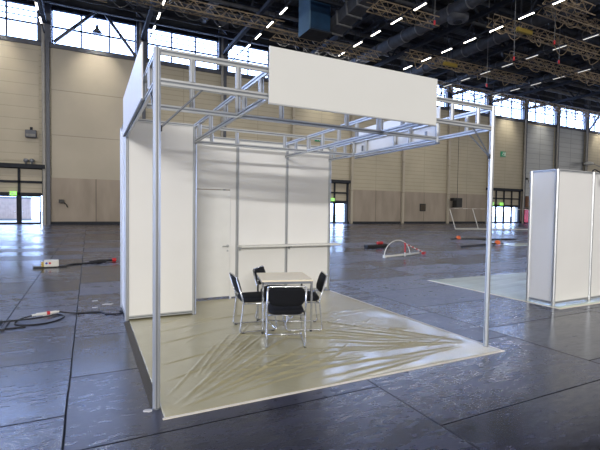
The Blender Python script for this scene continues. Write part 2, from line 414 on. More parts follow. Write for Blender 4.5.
truss_x(15.0, 12, 50, 18.4, 'dark cross truss nearest the viewer')
# purlins / crossing services
for j, (y, z, r, lab) in enumerate([(40.0, 19.55, .16, 'pipe nearest the window heads'), (37.0, 19.0, .11, 'second pipe from the window heads'), (35.2, 19.2, .22, 'thick pipe in front of the windows'),
                       (33.4, 18.9, .12, 'thin pipe behind the far lighting rig'), (31.4, 18.8, .16, 'pipe over the far lighting rig'), (24.5, 18.9, .14, 'pipe over the middle lighting rig')]):
    o = MB().cyl((-12, y, z), (100, y, z), r, 10).build('service_pipe', M['pipe'] if j in (0, 2) else M['duct'], smooth=False)
    tag(o, 'long horizontal roof ' + lab, 'pipe')
for y in np.arange(4, 40.5, 2.6):
    o = MB().box((-14, y-.08, ROOF-.45), (105, y+.08, ROOF-.005)).build('purlin', M['dark_steel'])
    tag(o, 'dark purlin under the roof deck', 'beam', 'roof purlins')
# round ducts running along the hall
def duct_y(x, z, r, y0, y1, lab, m_='duct'):
    t = thing('ventilation_duct', lab, 'duct', (x, 0, z))
    MB().cyl((0, y0, 0), (0, y1, 0), r, 20).build('duct_pipe', M[m_], t)
    y = y0+1
    while y < y1:
        if inview((x, y, z), 40): MB().cyl((0, y, 0), (0, y+.1, 0), r+.06, 20).build('flange', M['pipe'], t)
        y += 1.9
duct_y(26.2, 18.1, .55, 10, 39, 'large round grey duct beside the second lamp row right of the fascia')
duct_y(34.0, 18.1, .55, 10, 39, 'large round grey duct farther right among the lamp rows')
duct_y(41.5, 18.4, .45, 14, 39, 'round grey duct near the right picture edge')
duct_y(50.5, 18.4, .45, 20, 39, 'round grey duct over the metal gates')
duct_y(1.5, 20.6, .4, 20, 39, 'round dark duct over the left side of the hall')
duct_y(9.8, 20.4, .4, 20, 39, 'round dark duct over the booth cabin')
t = thing('ventilation_duct', 'square grey flanged duct sloping over the top of the fascia board', 'duct', (18.6, 25.6, 17.5))
MB().bar((.2, -4.2, .9), (-.1, 2.6, -.2), 1.3, 1.0).build('duct_channel', M['duct'], t)
for k in range(6):
    c = Vector((.2, -4.2, .9)).lerp(Vector((-.1, 2.6, -.2)), k/5); d = Vector((-.3, 6.8, -1.1)).normalized()
    MB().bar(c-d*.06, c+d*.06, 1.5, 1.2).build('flange', M['pipe'], t)
t = thing('air_outlet_box', 'tall dark blue hanging air duct box above the fascia board', 'duct', (16.6, 28.2, 16.4))
MB().box((-.95, -.9, 0), (.95, .9, 6.7)).build('casing', M['duct_blue'], t, bevel=.05)
MB().box((-1.08, -1.0, -.1), (-.98, 1.0, 6.7)).build('lit_edge_strip', mat('lit_edge_blue', (.12, .22, .32), .5), t)  # light falling on the duct's left edge, put in as a paler blue strip
MB().box((-1.05, -1.0, -.12), (1.05, 1.0, 0)).build('bottom_collar', M['dark_steel'], t)
t = thing('roof_fan', 'round grey fan drum hanging on a blue pipe in the roof', 'fan', (26.6, 22.2, 17.2))
MB().lathe([(.45, 0), (.8, .1), (.85, .5), (.6, .8), (.35, .95)], (0, 0, 0), 24).build('fan_drum', M['duct'], t, smooth=True)
MB().cyl((0, 0, -.01), (0, 0, -.06), .35, 20).build('fan_hub', M['dark_steel'], t)
MB().cyl((0, 0, .9), (0, 0, 5.9), .32, 16).build('supply_pipe', M['duct_blue'], t)

# lattice lighting rigs -------------------------------------------------
def rig(name_lab, y, x0, x1, z, wd=.72, step=.7, m_='rig'):
    t = thing('lattice_rig', name_lab, 'lighting rig', ((x0+x1)/2, y, z)); L2 = (x1-x0)/2
    ch = MB()
    for dy in (-wd/2, wd/2):
        for dz in (-wd/2, wd/2): ch.cyl((-L2, dy, dz), (L2, dy, dz), .045, 6)
    ch.build('chords', M[m_], t)
    br = MB(); n_ = int(2*L2/step)
    for j in range(n_):
        a = -L2+j*step; b = a+step; s = 1 if j % 2 == 0 else -1
        for dy in (-wd/2, wd/2): br.bar((a, dy, -s*wd/2), (b, dy, s*wd/2), .04, .04)
        for dz in (-wd/2, wd/2): br.bar((a, -s*wd/2, dz), (b, s*wd/2, dz), .04, .04, (0, 0, 1))
    br.build('lacing', M[m_], t)
    if wd > .5:
        rr = random.Random(int(x0*10)); cb = MB(); x = -L2+.3
        while x < L2-2:
            l_ = rr.uniform(.8, 2.2); yy = rr.uniform(-.5, .5); sg = rr.uniform(.15, .8); zz = rr.choice((-wd/2, wd/2))
            cb.tube([(x+l_*q/6, yy*(1-abs(q-3)/3), zz-sg*(1-((q-3)/3)**2)) for q in range(7)], .03, 5); x += rr.uniform(.25, .9)
        tag(cb.build('draped_cables', M['duct'] if rr.random() < .4 else M[m_], t), kind='stuff')
    for j in range(max(2, int(L2*2/4))):
        x = -L2+.4+j*(2*L2-.8)/max(1, int(L2*2/4)-1); MB().cyl((x, 0, wd/2), (x, 0, ROOF-z), .03, 6).build('hanger', M['dark_steel'], t)
rig('long lattice rig over the booth cabin, left of the blue duct box', 30.0, 0.5, 14.4, 17.2)
rig('brass toned lattice rig just above the front fascia board', 30.6, 13.6, 25.0, 16.7)
rig('lattice rig running into the right end of the fascia board', 29.4, 27.5, 45, 17.0)
rig('short lattice rig end in the roof over the fascia board', 23.2, 18.5, 25.2, 17.2)
rig('lattice rig in the roof right of the second lamp row', 20.6, 28.5, 44, 17.1)
rig('bright brass lattice rig at the top right corner', 16.2, 29.0, 34.2, 17.2)
rig('far lattice rig in front of the gate windows', 35.5, 30, 86, 17.0)
rig('lattice rig over the right white partition', 25.2, 36.5, 60, 17.1)
rig('thin lattice rig across the windows at the left', 36.5, -9, 1.0, 19.3, .4)
rig('lattice rig stacked behind the top right rig', 18.0, 31, 40, 17.6)
for x, y, lab in ((32.6, 29.4, 'yellow chain hoist hanging left of the right lattice rig'), (31.8, 20.6, 'yellow chain hoist hanging high at the right')):
    t = thing('chain_hoist', lab, 'hoist', (x, y-.6, 16.7))
    MB().box((-.9, -.15, -.2), (.9, .15, .15)).build('motor_body', M['yellow'], t, bevel=.05)
    MB().cyl((-.5, 0, .1), (-.5, 0, 6.3), .03, 6).build('chain', M['duct'], t)

for x, y, z0, lab in ((33.5, 25.0, 13.6, 'thin drop cable with a red plug left of the booth right post top'), (28.4, 18.3, 13.2, 'thin drop cable with a red plug, second from the fascia board'), (31.5, 17.2, 14.6, 'thin drop cable with a red plug near the short roof rigs'),
                    (22.0, 20.0, 15.2, 'thin drop cable with a red plug above the right part of the fascia board'), (36.5, 20.0, 14.8, 'thin drop cable with a red plug over the right partition')):
    t = thing('drop_cable', lab, 'cable', (x, y, z0))
    MB().cyl((0, 0, .3), (0, 0, ROOF-z0), .025, 6).build('cable', M['pipe'], t)
    MB().cyl((0, 0, 0), (0, 0, .3), .07, 8).build('red_plug', M['red'], t)
# lamp rows -------------------------------------------------------------
rowlab = {0: 'lamp row at the left column', 1: 'lamp row above the left side fascia', 2: 'lamp row left of the blue duct box', 3: 'lamp row crossing the top edge of the fascia board',
          4: 'first lamp row right of the fascia board', 5: 'second lamp row right of the fascia board', 6: 'third lamp row right of the fascia board', 7: 'fourth lamp row right of the fascia board', 8: 'rightmost lamp row'}
lamp0 = None
M['lamp_dim'] = mat('dimmed_lamp_diffuser', (.9, .9, .85), .5, emit=(1, .95, .86), es=.75)
dim_ = MB().box((-.05, -.6, -.035), (.05, .6, 0)).build('diffuser', M['lamp_dim']); dim_mesh = dim_.data; bpy.data.objects.remove(dim_)
for k in range(0, 7):
    xx = cx(k)+[.04, .2, .26, .59, .47, .6, .8, .9][k]
    y = 15.2
    while y < 39:
        if inview((xx, y, 16.5), 10):
            lab = 'slim glowing lamp in the ' + rowlab[k]
            if lamp0 is None:
                lamp0 = thing('linear_lamp', lab, 'lamp', (xx, y, 16.5), 0, rowlab[k])
                MB().box((-.07, -.62, 0), (.07, .62, .07)).build('housing', M['steel_grey'], lamp0)
                MB().box((-.05, -.6, -.035), (.05, .6, 0)).build('diffuser', M['lamp'], lamp0)
                MB().box((-.015, -.4, .07), (.015, -.37, 1.32)).build('hanger', M['dark_steel'], lamp0)
                MB().box((-.015, .37, .07), (.015, .4, 1.32)).build('hanger', M['dark_steel'], lamp0)
            else:
                o = copy_tree(lamp0); o.location = (xx, y, 16.5); o['label'] = lab; o['group'] = rowlab[k]
                if k > 4:
                    for c_ in o.children:
                        if c_.name.startswith('diffuser'): c_.data = dim_mesh
        y += 2.65
    t = MB().box((xx-.05, 12, 16.62), (xx+.05, 39.6, 16.68)).build('lamp_rail', M['dark_steel'])
    tag(t, 'thin dark rail carrying the ' + rowlab[k], 'rail')

# pendant wall washers
wash = {0: 'left of the booth in the tall smooth wall bay', 1: 'above the booth cabin', 2: 'behind the booth top beams', 3: 'behind the fascia board', 4: 'behind the fascia board right half', 5: 'left of the right booth post', 6: 'behind the right booth post', 7: 'left of the metal gates', 8: 'over the left metal gate', 9: 'over the right metal gate', 10: 'beyond the metal gates'}
for k in (-1, 0, 3, 5, 7, 8, 10):
    xx = cx(k)+P*.5+.1
    t = thing('pendant_lamp', 'bell lamp at the windows ' + wash.get(k, 'at the left picture edge'), 'lamp', (xx, 38.3, 17.0))
    MB().lathe([(.42, 0), (.38, .08), (.14, .35), (.12, .6), (.05, .7), (.04, 1.2)], (0, 0, 0), 16).build('lamp_shade', M['col_dark'], t, smooth=True)
    MB().cyl((0, 0, 1.2), (0, 0, 6.2), .015, 6).build('cord', M['dark_steel'], t)
    if k > 2:
        for c_ in t.children:
            if c_.name.startswith('lamp_shade'): c_.scale = (.45, .45, 1)
    l = bpy.data.lights.new('washer_light', 'SPOT'); l.energy = 900; l.spot_size = 1.5; l.spot_blend = 1; l.color = (1, .92, .76); l.shadow_soft_size = .3
    lo = bpy.data.objects.new('washer_light', l); COL.objects.link(lo); lo.parent = t; lo.location = (0, 0, -.08); lo.rotation_euler = (.80, 0, 0)
# window braces
for k, lab in ((0, 'left of the booth'), (10, 'at the right picture edge')):
    t = thing('window_brace', 'pair of diagonal steel braces across the window ' + lab, 'brace', (cx(k), WY-.35, SILL))
    MB().bar((.7, 0, .1), (4.2, 0, 3.6), .26, .26, (0, 1, 0)).build('brace_bar', M['col_dark'], t)
    MB().bar((7.6, 0, -.1), (4.9, 0, 3.4), .26, .26, (0, 1, 0)).build('brace_bar', M['col_dark'], t)

# wall fixtures -----------------------------------------------------------
def exit_sign(x, z, lab, wd=1.2, y=WY-.055, m_='green', h=.55):
    t = thing('exit_sign', lab, 'exit sign', (x, y, z))
    MB().box((-wd/2, -.05, -h/2), (wd/2, .05, h/2)).build('sign_body', M[m_], t)
    a = MB(); u = h/2; y0, y1 = -.065, -.051
    a.box((-.1, y0, .45*u), (.02, y1, .75*u)); a.bar((-.06, -.058, .4*u), (-.12, -.058, -.15*u), .1, .01, (1, 0, 0))
    a.bar((-.12, -.058, -.1*u), (.05, -.058, -.75*u), .06, .01, (1, 0, 0)); a.bar((-.12, -.058, -.1*u), (-.3, -.058, -.55*u), .06, .01, (1, 0, 0))
    a.bar((-.08, -.058, .3*u), (.1, -.058, .1*u), .05, .01, (1, 0, 0)); a.box((wd*.22, y0, -.7*u), (wd*.42, y1, .7*u))
    a.build('running_figure_and_door', M['sign_white'], t)
exit_sign(-7.95, 10.5, 'green running man exit sign at the left picture edge')
exit_sign(24.2, 10.1, 'green running man exit sign seen through the booth top beams')
exit_sign(56.4, 10.6, 'green running man exit sign high right of the booth right post', 1.1, h=.8)
exit_sign(-6.35, 2.75, 'small lit green exit sign on the left entrance', .5, WY-.4, 'green_lit', .35)
exit_sign(25.9, 2.95, 'small lit green exit sign on the middle entrance', .7, WY-.4, 'green_lit', .35)
exit_sign(59.2-3.2, 2.95, 'small lit green exit sign on the right entrance, right one', .7, WY-.4, 'green_lit', .4)
exit_sign(53.9, 2.95, 'small lit green exit sign on the right entrance beside the booth post', .7, WY-.4, 'green_lit', .4)
t = thing('wall_floodlight', 'grey boxy floodlight on the wall above the left entrance', 'floodlight', (-5.0, WY-.3, 7.7))
MB().box((-.42, -.3, 0), (.42, .15, .65)).build('lamp_body', M['col_dark'], t, bevel=.03)
MB().box((-.35, -.33, .08), (.35, -.3, .3)).build('lens', M['pipe'], t)
MB().box((-.1, .1, .7), (.1, .25, .95)).build('bracket', M['dark_steel'], t)
for x, lab in ((-5.4, 'left of the two small round cameras on the left entrance canopy'), (-4.95, 'right of the two small round cameras on the left entrance canopy')):
    t = thing('security_camera', lab, 'camera', (x, WY-.45, 5.35))
    MB().lathe([(.06, 0), (.06, .12), (.16, .2), (.2, .35), (.14, .48)], (0, 0, 0), 12).build('camera_dome', M['steel_grey'], t, smooth=True)
t = thing('wall_hatch', 'small dark brown hatch low on the concrete wall behind the booth', 'hatch', (40.5, WY-.1, 1.7))
MB().box((-.5, -.08, 0), (.5, 0, 1.0)).build('hatch_frame', M['dark_steel'], t)
MB().box((-.42, -.1, .1), (-.03, -.08, .9)).box((.03, -.1, .1), (.42, -.08, .9)).build('hatch_door', mat('brown_paint', (.06, .045, .03), .6), t)
t = thing('loudspeaker', 'black loudspeaker hanging on a cable before the far wall', 'loudspeaker', (45.6, WY-1.2, 2.3))
MB().box((-.3, -.4, 0), (.8, .4, 1.3)).box((-.8, -.35, .9), (-.3, .35, 1.3)).build('cabinet', M['black'], t, bevel=.05)
MB().cyl((.2, 0, 1.3), (.2, 0, ROOF-2.4), .03, 6).build('suspension_cable', M['dark_steel'], t)
for x, z, lab in ((-2.9, 2.0, 'black hose hook on the left wall column'), (61.4, 6.9, 'black junction box on the column right of the right entrance')):
    t = tag(MB().box((x, WY-.55, z), (x+.4, WY-.13, z+.3)).tube([(x+.4, WY-.5, z), (x+.6, WY-.5, z-.15), (x+.7, WY-.4, z-.4)], .05).build('wall_fixture', M['black']), lab, 'wall fixture')
t = thing('wall_lamp', 'pale lamp on a long arm above the right white partition', 'lamp', (76.4, WY-.3, 10.0))
MB().lathe([(.5, 0), (.75, .15), (.7, .4), (.2, .6)], (0, -1, 0), 14).build('lamp_head', M['pale'], t)
MB().tube([(0, .2, .5), (0, -1, .5), (4.5, -1, -.3)], .06).build('lamp_arm', M['steel_grey'], t)
t = thing('waste_bin', 'red bin with a white label beside the right entrance', 'bin', (61.9, WY-1.3, 0))
MB().prism([(-1.2, -.5), (1.2, -.5), (1.2, .5), (-1.2, .5)], (0, 0, .15), (0, 0, 2.2), (1, 0, 0)).build('bin_body', M['red'], t, bevel=.1)
MB().box((-.9, -.54, .9), (.9, -.51, 1.6)).build('label_plate', M['pale'], t)
MB().box((-1.25, -.55, 2.2), (1.25, .55, 2.35)).box((-1.1, -.4, 0), (1.1, .4, .15)).build('lid', M['dark_steel'], t)
tag(MB().box((61.6, WY-.7, 2.6), (63.8, WY-.12, 4.2)).box((61.5, WY-.75, 4.2), (63.9, WY-.12, 4.3)).build('wall_cabinet', mat('reddish_brown_panel', (.22, .12, .08), .6)), 'reddish brown cabinet above the red bin by the right entrance', 'cabinet')

# ================================================================ BOOTH
W_, T, LR, YM, YC, YB = 4.0, 3.02, 2.75, .93, 3.08, 4.04
def post_poly(r=.03):
    s = r*.42; g = r*.14; d = r*.7
    pts = []
    for q in range(4):
        c, n_ = math.cos(q*PI/2), math.sin(q*PI/2)
        for u, v in ((r, -s), (r, -g), (d, -g), (d, g), (r, g), (r, s)): pts.append((u*c-v*n_, u*n_+v*c))
    return pts
POLY = post_poly(); PSLOT = [6*q+j for q in range(4) for j in (1, 2, 3)]
def post(parent, x, y, z1, name='post', z0=0.0):
    o = MB().prism(POLY, (x, y, z0+.012), (x, y, z1), (1, 0, 0), PSLOT).build(name, M['alu'], parent)
    MB().lathe([(.034, 0), (.034, .012)], (x, y, z0), 12).build('foot', M['alu_dark'], o)
    MB().cyl((x, y, z1), (x, y, z1+.004), .022, 8).build('end_cap', M['alu_dark'], o)
    return o
def rail_into(mb, a, b, h=.052, wd=.03):
    # grooved rail: two lips and a recessed web
    a = Vector(a); b = Vector(b); d = (b-a).normalized(); side = Vector((0, 0, 1)).cross(d)
    poly = [(-wd/2, -h/2), (wd/2, -h/2), (wd/2, -h*.16), (wd*.3, -h*.16), (wd*.3, h*.16), (wd/2, h*.16), (wd/2, h/2), (-wd/2, h/2), (-wd/2, h*.16), (-wd*.3, h*.16), (-wd*.3, -h*.16), (-wd/2, -h*.16)]
    mb.prism(poly, a, b, side, (2, 3, 4, 8, 9, 10))
def lattice(parent, a, b, struts, zt=T, zl=LR, gap=.03):
    """two-rail beam from a to b (xy), struts given as distances along it"""
    a = Vector((*a, 0)); b = Vector((*b, 0)); d = (b-a).normalized(); A_, B_ = a+d*gap, b-d*gap
    m1 = MB(); rail_into(m1, A_+Vector((0, 0, zt-.025)), B_+Vector((0, 0, zt-.025))); top = m1.build('beam', M['alu'], parent)
    m2 = MB(); rail_into(m2, A_+Vector((0, 0, zl)), B_+Vector((0, 0, zl))); m2.build('lower_rail', M['alu'], top)
    for s in struts:
        c = a+d*s
        MB().prism([(u*.86, v*.86) for u, v in POLY], (c.x, c.y, zl+.026), (c.x, c.y, zt-.051), (1, 0, 0), PSLOT).build('strut', M['alu'], top)
    return top
bf = thing('exhibition_booth', 'aluminium booth skeleton of two tall front posts and lattice beams above the table', 'booth', (0, 0, 0))
post(bf, 0, 0, T); post(bf, W_, 0, T); post(bf, 4.0, YM, T, 'hanging_post', LR-.06)
lattice(bf, (0, 0), (W_, 0), [.29, .70, 1.3, 1.7, 2.3, 2.7, 3.31, 3.74])
lattice(bf, (0, YM), (W_, YM), [.49, 1.0, 1.54, 2.45, 3.0, 3.5])
lattice(bf, (1.0, YC), (W_, YC), [.27, .69, 1.56, 2.02, 2.3, 2.58])
for x in (0, W_):
    lattice(bf, (x, 0), (x, YC if x == 0 else YB), [.4, YM, 1.52, 1.88, 2.69] + ([3.08, 3.4, 3.81] if x else []))
lattice(bf, (1.0, 0), (1.0, YC), [.21, .7, 1.4, 2.1, 2.75])
lattice(bf, (3.0, 0), (3.0, YB), [.5, 1.0, 1.51, 2.0, 2.51, 3.01, 3.54])
for a, b in (((.03, -.0, 2.37), (.38, 0, 2.73)), ((W_-.03, 0, 2.40), (3.66, 0, 2.73)), ((0, .03, 2.40), (0, .36, 2.73)), ((W_, .03, 2.40), (W_, .36, 2.73))):
    br = MB().cyl(a, b, .009, 8).build('brace', M['alu_dark'], bf)
    MB().box((a[0]-.012, a[1]-.012, a[2]-.03), (a[0]+.012, a[1]+.012, a[2]+.02)).build('clamp', M['black'], br)
def board(name, x0, x1, y0, y1, z0, z1, label, ends):
    t = thing(name, label, 'fascia board', ((x0+x1)/2, (y0+y1)/2, z0)); c = t.location.copy()
    R = lambda x, y, z: (x-c.x, y-c.y, z-c.z)
    MB().box(R(x0, y0, z0), R(x1, y1, z1)).build('board', M['white_warm'] if 'front' in label else M['white'], t, bevel=.002)
    e = MB()
    if x1-x0 > y1-y0: e.box(R(x0, y0-.002, z0-.012), R(x1, y1+.002, z0)).build('bottom_profile', M['alu'], t)
    else: e.box(R(x0-.002, y0, z0-.018), R(x1+.002, y1, z0)).build('bottom_profile', M['alu_dark'], t)
    h = MB()
    for u in (.12, .88):
        if x1-x0 > y1-y0: xx = x0+(x1-x0)*u; h.box(R(xx-.02, y1, 2.80), R(xx+.02, y1+.015, 2.9))
        else: yy = y0+(y1-y0)*u; s = 1 if x0 < 0 else -1; xx = x1 if s > 0 else x0; h.box(R(min(xx, xx+s*.015), yy-.02, 2.8), R(max(xx, xx+s*.015), yy+.02, 2.9))
    h.build('mounting_hook', M['alu_dark'], t)
board('fascia_board', .98, 3.03, -.046, -.031, 2.685, 3.2, 'large blank white front fascia board fixed to the front beam', 0)
board('fascia_board', -.046, -.031, .70, 3.1, 2.76, 3.30, 'blank white fascia board on the left side of the booth', 0)
board('fascia_board', W_+.031, W_+.046, .93, 3.1, 2.70, 3.22, 'blank white fascia board on the right side of the booth', 0)

def panel(parent, a, b, z0, z1, name='wall_panel', m_='white', th=.008, label=None, low=True):
    """panel between two posts with top and bottom profiles"""
    a = Vector((*a, 0)); b = Vector((*b, 0)); d = (b-a).normalized(); A_, B_ = a+d*.028, b-d*.028; s = d.cross(Vector((0, 0, 1)))
    o = MB().prism([(-th/2, z0), (th/2, z0), (th/2, z1), (-th/2, z1)] if False else [(-th/2, -(z1-z0)/2), (th/2, -(z1-z0)/2), (th/2, (z1-z0)/2), (-th/2, (z1-z0)/2)],
                 A_+Vector((0, 0, (z0+z1)/2)), B_+Vector((0, 0, (z0+z1)/2)), s).build(name, M[m_], parent)
    r1 = MB(); rail_into(r1, A_+Vector((0, 0, z1-.02)), B_+Vector((0, 0, z1-.02)), .045); r1.build('top_profile', M['alu'], o)
    if not low: return o
    r2 = MB(); rail_into(r2, A_+Vector((0, 0, z0+.02)), B_+Vector((0, 0, z0+.02)), .045); r2.build('bottom_profile', M['alu'], o)
    return o
Z0 = .03
sc = thing('storage_cabin', 'white panelled storage cabin at the left rear of the booth', 'cabin', (0, 0, 0))
for x, y in ((0, YC), (1.0, YC), (0, YB), (1.0, YB)): post(sc, x, y, T)
panel(sc, (0, YC), (1.0, YC), Z0, T); panel(sc, (0, YC), (0, YB), Z0, T); panel(sc, (1.0, YC), (1.0, YB), Z0, T); panel(sc, (0, YB), (1.0, YB), Z0, T)

bw = thing('back_wall', 'white panelled rear wall of the booth with a narrow door', 'partition wall', (0, YB, 0))
for x in (2.02, 3.05, 4.04): post(bw, x, 0, T)
o = panel(bw, (1.03, 0), (2.02, 0), 2.06, T, 'wall_panel', low=False); panel(bw, (2.02, 0), (3.05, 0), Z0, T); panel(bw, (3.05, 0), (4.04, 0), Z0, T)
d = MB().box((1.07, -.02, .05), (1.88, .015, 2.04)).build('door', mat('door_white', (.77, .775, .76), .4), bw, bevel=.003); d['label'] = 'plain white narrow door'
MB().box((1.035, -.012, .0), (1.065, .02, 2.06)).box((1.885, -.012, 0), (1.915, .02, 2.06)).build('door_jamb', M['white'], bw)
MB().box((1.915, -.004, Z0), (1.992, .004, 2.06)).build('filler_panel', M['white'], bw)
h = MB().tube(rnd([(1.83, -.02, 1.0), (1.83, -.07, 1.0), (1.72, -.07, 1.0)], .02), .011).cyl((1.83, -.02, 1.0), (1.83, -.026, 1.0), .028, 12); h.build('handle', M['alu'], d, smooth=False)
MB().cyl((1.83, -.02, .91), (1.83, -.03, .91), .018, 12).build('lock', M['alu'], d)
for z in (.3, 1.0, 1.8): MB().cyl((1.068, -.03, z-.04), (1.068, -.03, z+.04), .009, 8).build('hinge', M['alu'], d)
ws = thing('wall_shelf', 'long narrow white shelf board across the booth rear wall', 'shelf', (3.08, YB, .985))
MB().box((-1.06, -.30, 0), (1.08, -.032, .024)).build('shelf_board', M['white_warm'], ws, bevel=.003)
for x in (-1.03, 0, .94): MB().box((x-.003, -.20, -.03), (x+.003, -.032, -.001)).box((x-.003, -.12, -.07), (x+.003, -.032, -.03)).build('bracket', M['alu'], ws)

# carpet under clear film ---------------------------------------------------
def film(name, x0, x1, y0, y1, step, wr, m_, seed, zb=.006):
    rs = np.random.RandomState(seed)
    nx, ny = int((x1-x0)/step)+1, int((y1-y0)/step)+1
    X, Y = np.meshgrid(np.linspace(x0, x1, nx), np.linspace(y0, y1, ny)); Z = np.zeros_like(X)
    for (ax, ay, bx, by, h, wd) in wr:
        dx, dy = bx-ax, by-ay; Ln = math.hypot(dx, dy); ux, uy = dx/Ln, dy/Ln
        s = (X-ax)*ux+(Y-ay)*uy; c = -(X-ax)*uy+(Y-ay)*ux
        c = c + .012*np.sin(s*2.2+ax*7)
        tpr = np.clip(s/Ln, 0, 1); env = np.where((s > 0) & (s < Ln), np.sin(PI*tpr)**.5, 0)
        Z += h*env*np.exp(-(c/wd)**2)
    for k in range(26):
        a = rs.rand()*PI; kx, ky = math.cos(a)*(2+rs.rand()*7), math.sin(a)*(2+rs.rand()*7)
        Z += .0006*np.sin(kx*X+ky*Y+rs.rand()*6)
    edge = np.minimum(np.minimum(X-x0, x1-X), np.minimum(Y-y0, y1-Y)); Z *= np.clip(edge/.1, 0, 1)
    Z = np.clip(Z, -.004, .03)+zb
    vs = np.stack([X, Y, Z], -1).reshape(-1, 3)
    idx = np.arange(nx*ny).reshape(ny, nx)
    fs = np.stack([idx[:-1, :-1], idx[:-1, 1:], idx[1:, 1:], idx[1:, :-1]], -1).reshape(-1, 4)
    b = MB(); b.v = [tuple(v) for v in vs.tolist()]; b.f = [tuple(f) for f in fs.tolist()]
    # skirt down to the floor
    loop = list(idx[0, :])+list(idx[1:, -1])+list(idx[-1, -2::-1])+list(idx[-2:0:-1, 0]); i = len(b.v)
    for q in loop: b.v.append((b.v[q][0], b.v[q][1], .0005))
    n_ = len(loop)
    for q in range(n_): b.f.append((loop[q], i+q, i+(q+1) % n_, loop[(q+1) % n_]))
    return b.build(name, m_, smooth=True)
rs = np.random.RandomState(3); wr = []
for k in range(13):      # fan from the near left corner
    a = math.radians(16+k*3.6+rs.rand()*3); s0 = .1+rs.rand()**2*1.4; L0 = s0+.9+rs.rand()*1.7
    wr.append((.1+s0*math.cos(a), -.12+s0*math.sin(a), .1+L0*math.cos(a), -.12+L0*math.sin(a), .009+rs.rand()*.010, .009+rs.rand()*.009))
for k in range(17):      # fan from the right edge
    a = math.radians(122+k*3.9+rs.rand()*3); s0 = .15+rs.rand()**2*1.6; L0 = s0+.8+rs.rand()*2.0
    wr.append((4.0+s0*math.cos(a), .12+s0*math.sin(a), 4.0+L0*math.cos(a), .12+L0*math.sin(a), .008+rs.rand()*.009, .009+rs.rand()*.010))
for a_ in ((.15, .0, 1.65, 1.62), (.3, -.05, 2.0, .95), (.15, .55, 1.05, .95), (.1, 1.0, 1.3, 1.35), (1.75, .88, 3.6, .25), (.5, -.05, 2.3, .32), (.2, 1.7, 1.2, 2.1), (.12, .2, .95, 1.5), (2.0, 1.3, 3.8, .45), (1.2, .3, 3.0, .1), (.9, 2.6, 2.0, 2.75)):
    wr.append((*a_, .013, .011))
for k in range(46):
    x, y, a, l = rs.rand()*3.2+.1, rs.rand()*3.0+.0, rs.rand()*1.3-.4, .3+rs.rand()*1.0
    wr.append((x, y, x+l*math.cos(a), y+l*math.sin(a), .004+rs.rand()*.008, .008+rs.rand()*.008))
fo = film('booth_carpet', .035, 4.035, -.2, 4.0, .0134, wr, M['foil'], 1)
tag(fo, 'beige booth carpet under wrinkled glossy film beneath the table and chairs', 'carpet')
tag(MB().box((.02, -.232, .0), (4.065, -.2035, .006)).build('edge_tape', M['tape']), 'cream tape strip along the front edge of the booth carpet', 'tape')
tag(MB().box((4.038, -.2, .0), (4.062, 3.96, .005)).build('edge_tape', M['tape']), 'cream tape strip along the right edge of the booth carpet', 'tape')
tag(MB().prism([(0, 0), (.075, 0), (.072, .004), (.0, .004)], (-.05, 3.0, .001), (-.045, .04, .001), (1, 0, 0)).build('underlay_strip', M['underlay']), 'dark underlay strip exposed along the left carpet edge', 'carpet strip')
f2 = film('neighbour_carpet', 7.02, 12.5, .95, 4.2, .05, [(7.2, 1.2+k*.35, 9+k*.5, 1.5+k*.4, .008, .03) for k in range(8)], M['foil2'], 5); f2.name = 'film_covered_carpet'
tag(f2, 'pale green film covered carpet behind the right white partition', 'carpet')
tag(MB().box((6.96, .90, .0), (12.5, .945, .005)).box((6.96, .945, 0), (7.015, 4.2, .005)).build('edge_tape', M['tape']), 'cream tape around the pale green carpet at the right', 'tape')
tag(film('film_covered_carpet', 18.9, 27, 10.6, 11.9, .1, [], M['foil2'], 8), 'distant narrow pale carpet strip right of the booth post', 'carpet')

# right neighbouring partition
rp = thing('partition_wall', 'white panelled partition of the neighbouring booth at the right edge', 'partition wall', (7.07, 1.1, 0))
RH = 2.5
for x, y in ((0, 0), (0, .5), (1.10, 0), (2.2, 0), (3.3, 0)): post(rp, x, y, RH)
panel(rp, (0, 0), (0, .5), .05, RH); 
for k in range(3): panel(rp, (1.1*k, 0), (1.1*(k+1), 0), .05, RH)
t = thing('arm_spotlight', 'small white spotlight on a dark arm at the top of the right partition', 'spotlight', (8.17, 1.1, RH+.01))
MB().tube(rnd([(-.05, 0, .0), (-.02, -.03, .04), (.06, -.15, -.06), (.10, -.2, -.12)], .03), .012).build('arm', M['black'], t)
MB().lathe([(.03, 0), (.05, .03), (.05, .1), (.035, .13)], (.11, -.22, -.24), 14).build('lamp_head', M['pale'], t, smooth=True)

# ================================================================ TABLE AND CHAIRS
tt = thing('square_table', 'square table with pale birch top and grey steel frame inside the booth', 'table', (2.02, 1.87, 0), math.radians(-15))
S = .355; TH = .738
MB().box((-S, -S, TH-.022), (S, S, TH)).build('tabletop', M['birch'], tt, bevel=.003)
ap = MB()
for s in (-1, 1): ap.box((-S+.03, s*(S-.017)-.012, TH-.055), (S-.03, s*(S-.017)+.012, TH-.0225)); ap.box((s*(S-.017)-.012, -S+.03, TH-.055), (s*(S-.017)+.012, S-.03, TH-.0225))
ap.build('apron', M['steel_grey'], tt)
for sx in (-1, 1):
    for sy in (-1, 1):
        x, y = sx*(S-.017), sy*(S-.017)
        lg = MB().box((x-.015, y-.015, .03), (x+.015, y+.015, TH-.0225)).build('leg', M['chrome'], tt, bevel=.003)
        MB().cyl((x, y, .012), (x, y, .03), .017, 12).build('foot', M['black'], lg)

